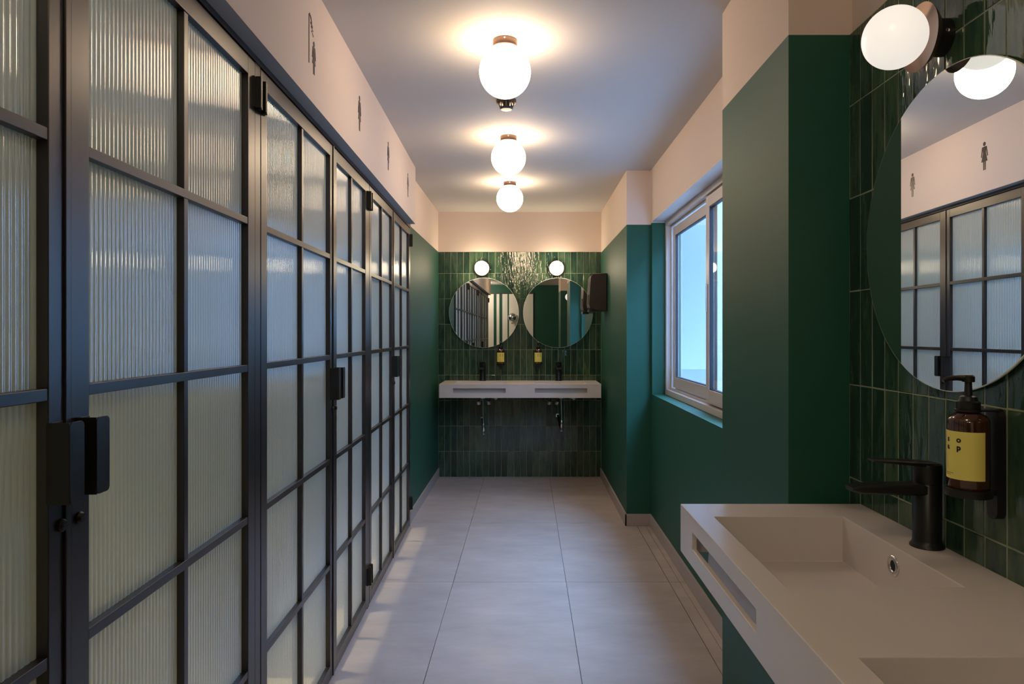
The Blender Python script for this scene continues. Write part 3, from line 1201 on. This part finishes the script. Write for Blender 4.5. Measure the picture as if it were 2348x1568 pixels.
# ---- plumbing below the far washstand
for i, bc in enumerate(BC):
    X0 = FAR[0][0] + bc
    side = ('left', 'right')[i]
    t = tag(empty('basin_waste', (X0 + 0.013, YB, ZV - 0.117)), 'white waste pipe and chrome tube under the %s far basin' % side, 'pipe', 'waste pipes under the far washstand')
    bm = bmesh.new()
    lathe(bm, [(0.030, -0.001), (0.030, -0.004), (0.022, -0.010), (0.022, -0.024), (0.012, -0.028)], 24, 'Z', (0, -0.20, 0))
    tube(bm, [(0.010, -0.20, -0.012), (0.07, -0.20, -0.012), (0.095, -0.20, -0.014), (0.112, -0.20, -0.022), (0.116, -0.195, -0.034)], [0.012, 0.012, 0.014, 0.015, 0.014], 14)
    obj('trap', bm, 'pvc', t, auto=45)
    low = -0.345 if i == 0 else -0.315
    bm = bmesh.new()
    tube(bm, [(0, -0.20, -0.02), (0.004, -0.20, -0.10), (0.006, -0.20, low + 0.095)], 0.0065, 12)
    lathe(bm, [(0.009, low + 0.030), (0.0135, low + 0.036), (0.0135, low + 0.080), (0.009, low + 0.098)], 18, 'Z', (0.006, -0.20, 0))
    tube(bm, [(0.006, -0.20, low + 0.04), (0.006, -0.20, low + 0.006)], 0.008, 12)
    lathe(bm, [(0.012, low), (0.014, low + 0.008), (0.008, low + 0.014)], 18, 'Z', (0.006, -0.20, 0))
    obj('tube', bm, 'chrome', t, auto=45)
    bm = bmesh.new()
    tube(bm, [(0.006, -0.20, low + 0.008), (0.006, -0.17, low + 0.004), (0.0, -0.09, low + 0.03), (-0.02, -0.02, low + 0.115), (-0.02, 0.0, low + 0.115)], 0.010, 10)
    obj('drain_hose', bm, 'blackbox', t, auto=45)
    bm = bmesh.new()
    lathe(bm, [(0.024, 0.0), (0.024, -0.004), (0.018, -0.010), (0.010, -0.011)], 24, 'Y', (-0.02, 0, low + 0.115))
    obj('escutcheon', bm, 'chrome', t, auto=45)
    for j, dx in enumerate((-0.042, 0.050) if i == 0 else (-0.088, -0.018)):
        v_ = tag(empty('angle_valve', (X0 + dx + 0.005, YB, ZV - 0.200)), '%s chrome angle valve under the %s far basin' % (('left', 'right')[j], side), 'valve', 'chrome valves under the far washstand')
        bm = bmesh.new()
        lathe(bm, [(0.022, 0.0), (0.021, -0.005), (0.012, -0.010), (0.012, -0.040)], 22, 'Y')
        obj('flange', bm, 'chrome', v_, auto=45)
        bm = bmesh.new()
        lathe(bm, [(0.010, -0.036), (0.0165, -0.040), (0.0165, -0.056), (0.010, -0.060)], 10, 'Y')
        obj('knob', bm, 'chrome', v_, auto=30)
        bm = bmesh.new()
        tube(bm, [(0, -0.030, 0.0), (0.010, -0.032, 0.020), (0.016, -0.04, 0.045), (0.012, -0.06, 0.13)], 0.0055, 10)
        obj('supply_hose', bm, 'black', v_, auto=45)

# ---- paper towel dispenser on the far right pier
t = tag(empty('towel_dispenser', (XP, 5.84, zz(0.190))), 'dark brown paper towel dispenser on the pier beside the right far mirror', 'dispenser')
bm = bmesh.new()
prism(bm, [(-0.002, 0.0), (-0.10, 0.010), (-0.145, 0.030), (-0.152, 0.060), (-0.140, 0.290), (-0.120, 0.312), (-0.002, 0.318)], -0.125, 0.125, 'XZ')
obj('cover', bm, 'blackbox', t, bevel=0.006)
bm = bmesh.new()
box(bm, -0.148, -0.09, -0.09, 0.09, -0.004, 0.016)
obj('outlet', bm, 'black', t)
bm = bmesh.new()
lathe(bm, [(0, 0.326), (0.008, 0.325), (0.008, 0.317)], 12, 'Z', (-0.06, 0.0, 0))
obj('lock', bm, 'chrome', t)
bm = bmesh.new()
box(bm, -0.1545, -0.146, -0.05, 0.05, 0.060, 0.140)
obj('view_window', bm, 'black', t, bevel=0.003)

# ================================================================ BEHIND THE CAMERA (seen in the far mirrors)
d = structure(empty('door_8', (-1.05, YREAR, 0)), 'wide door faced with white and dark upright boards behind the camera', 'door')
edges = [-0.09, 0.086, 0.086, 0.152, 0.152, 0.215, 0.215, 0.282, 0.282, 0.40, 0.40, 0.433, 0.433, 0.98]
d.location.x = -0.73
for k in range(7):
    e0, e1 = edges[2 * k], edges[2 * k + 1]
    if k % 2 == 0:
        obj('board', tbox(e0, e1, 0.0, 0.030, 0.0, zz(0.90)), 'white', d)
    else:
        obj('dark_board', tbox(e0, e1, 0.0, 0.016, 0.0, zz(0.90)), 'green', d)
obj('door_frame', tbox(-0.12, 0.99, 0.0, 0.035, zz(0.90), zz(0.93)), 'metal', d)
t = tag(empty('hand_dryer', (-0.22, YREAR + 0.030, zz(0.37))), 'round chrome hand dryer glimpsed in the left far mirror', 'hand dryer')
bm = bmesh.new()
lathe(bm, [(0.085, 0.0), (0.10, 0.01), (0.10, 0.05), (0.085, 0.085), (0.05, 0.105), (0, 0.112)], 32, 'Y')
obj('housing', bm, 'chrome', t, smooth=True)
bm = bmesh.new()
tube(bm, [(0, 0.06, -0.07), (0, 0.075, -0.115), (0, 0.10, -0.135)], 0.024, 16)
obj('nozzle', bm, 'chrome', t, auto=45)

# outer shell: keeps daylight out except through the window
bm = bmesh.new()
box(bm, -2.45, -2.25, YREAR - 0.2, YB + 0.2, -0.05, ZC + 0.1)
structure(obj('wall_outer', bm, 'stallwall'), 'outer wall behind the stalls', 'wall')
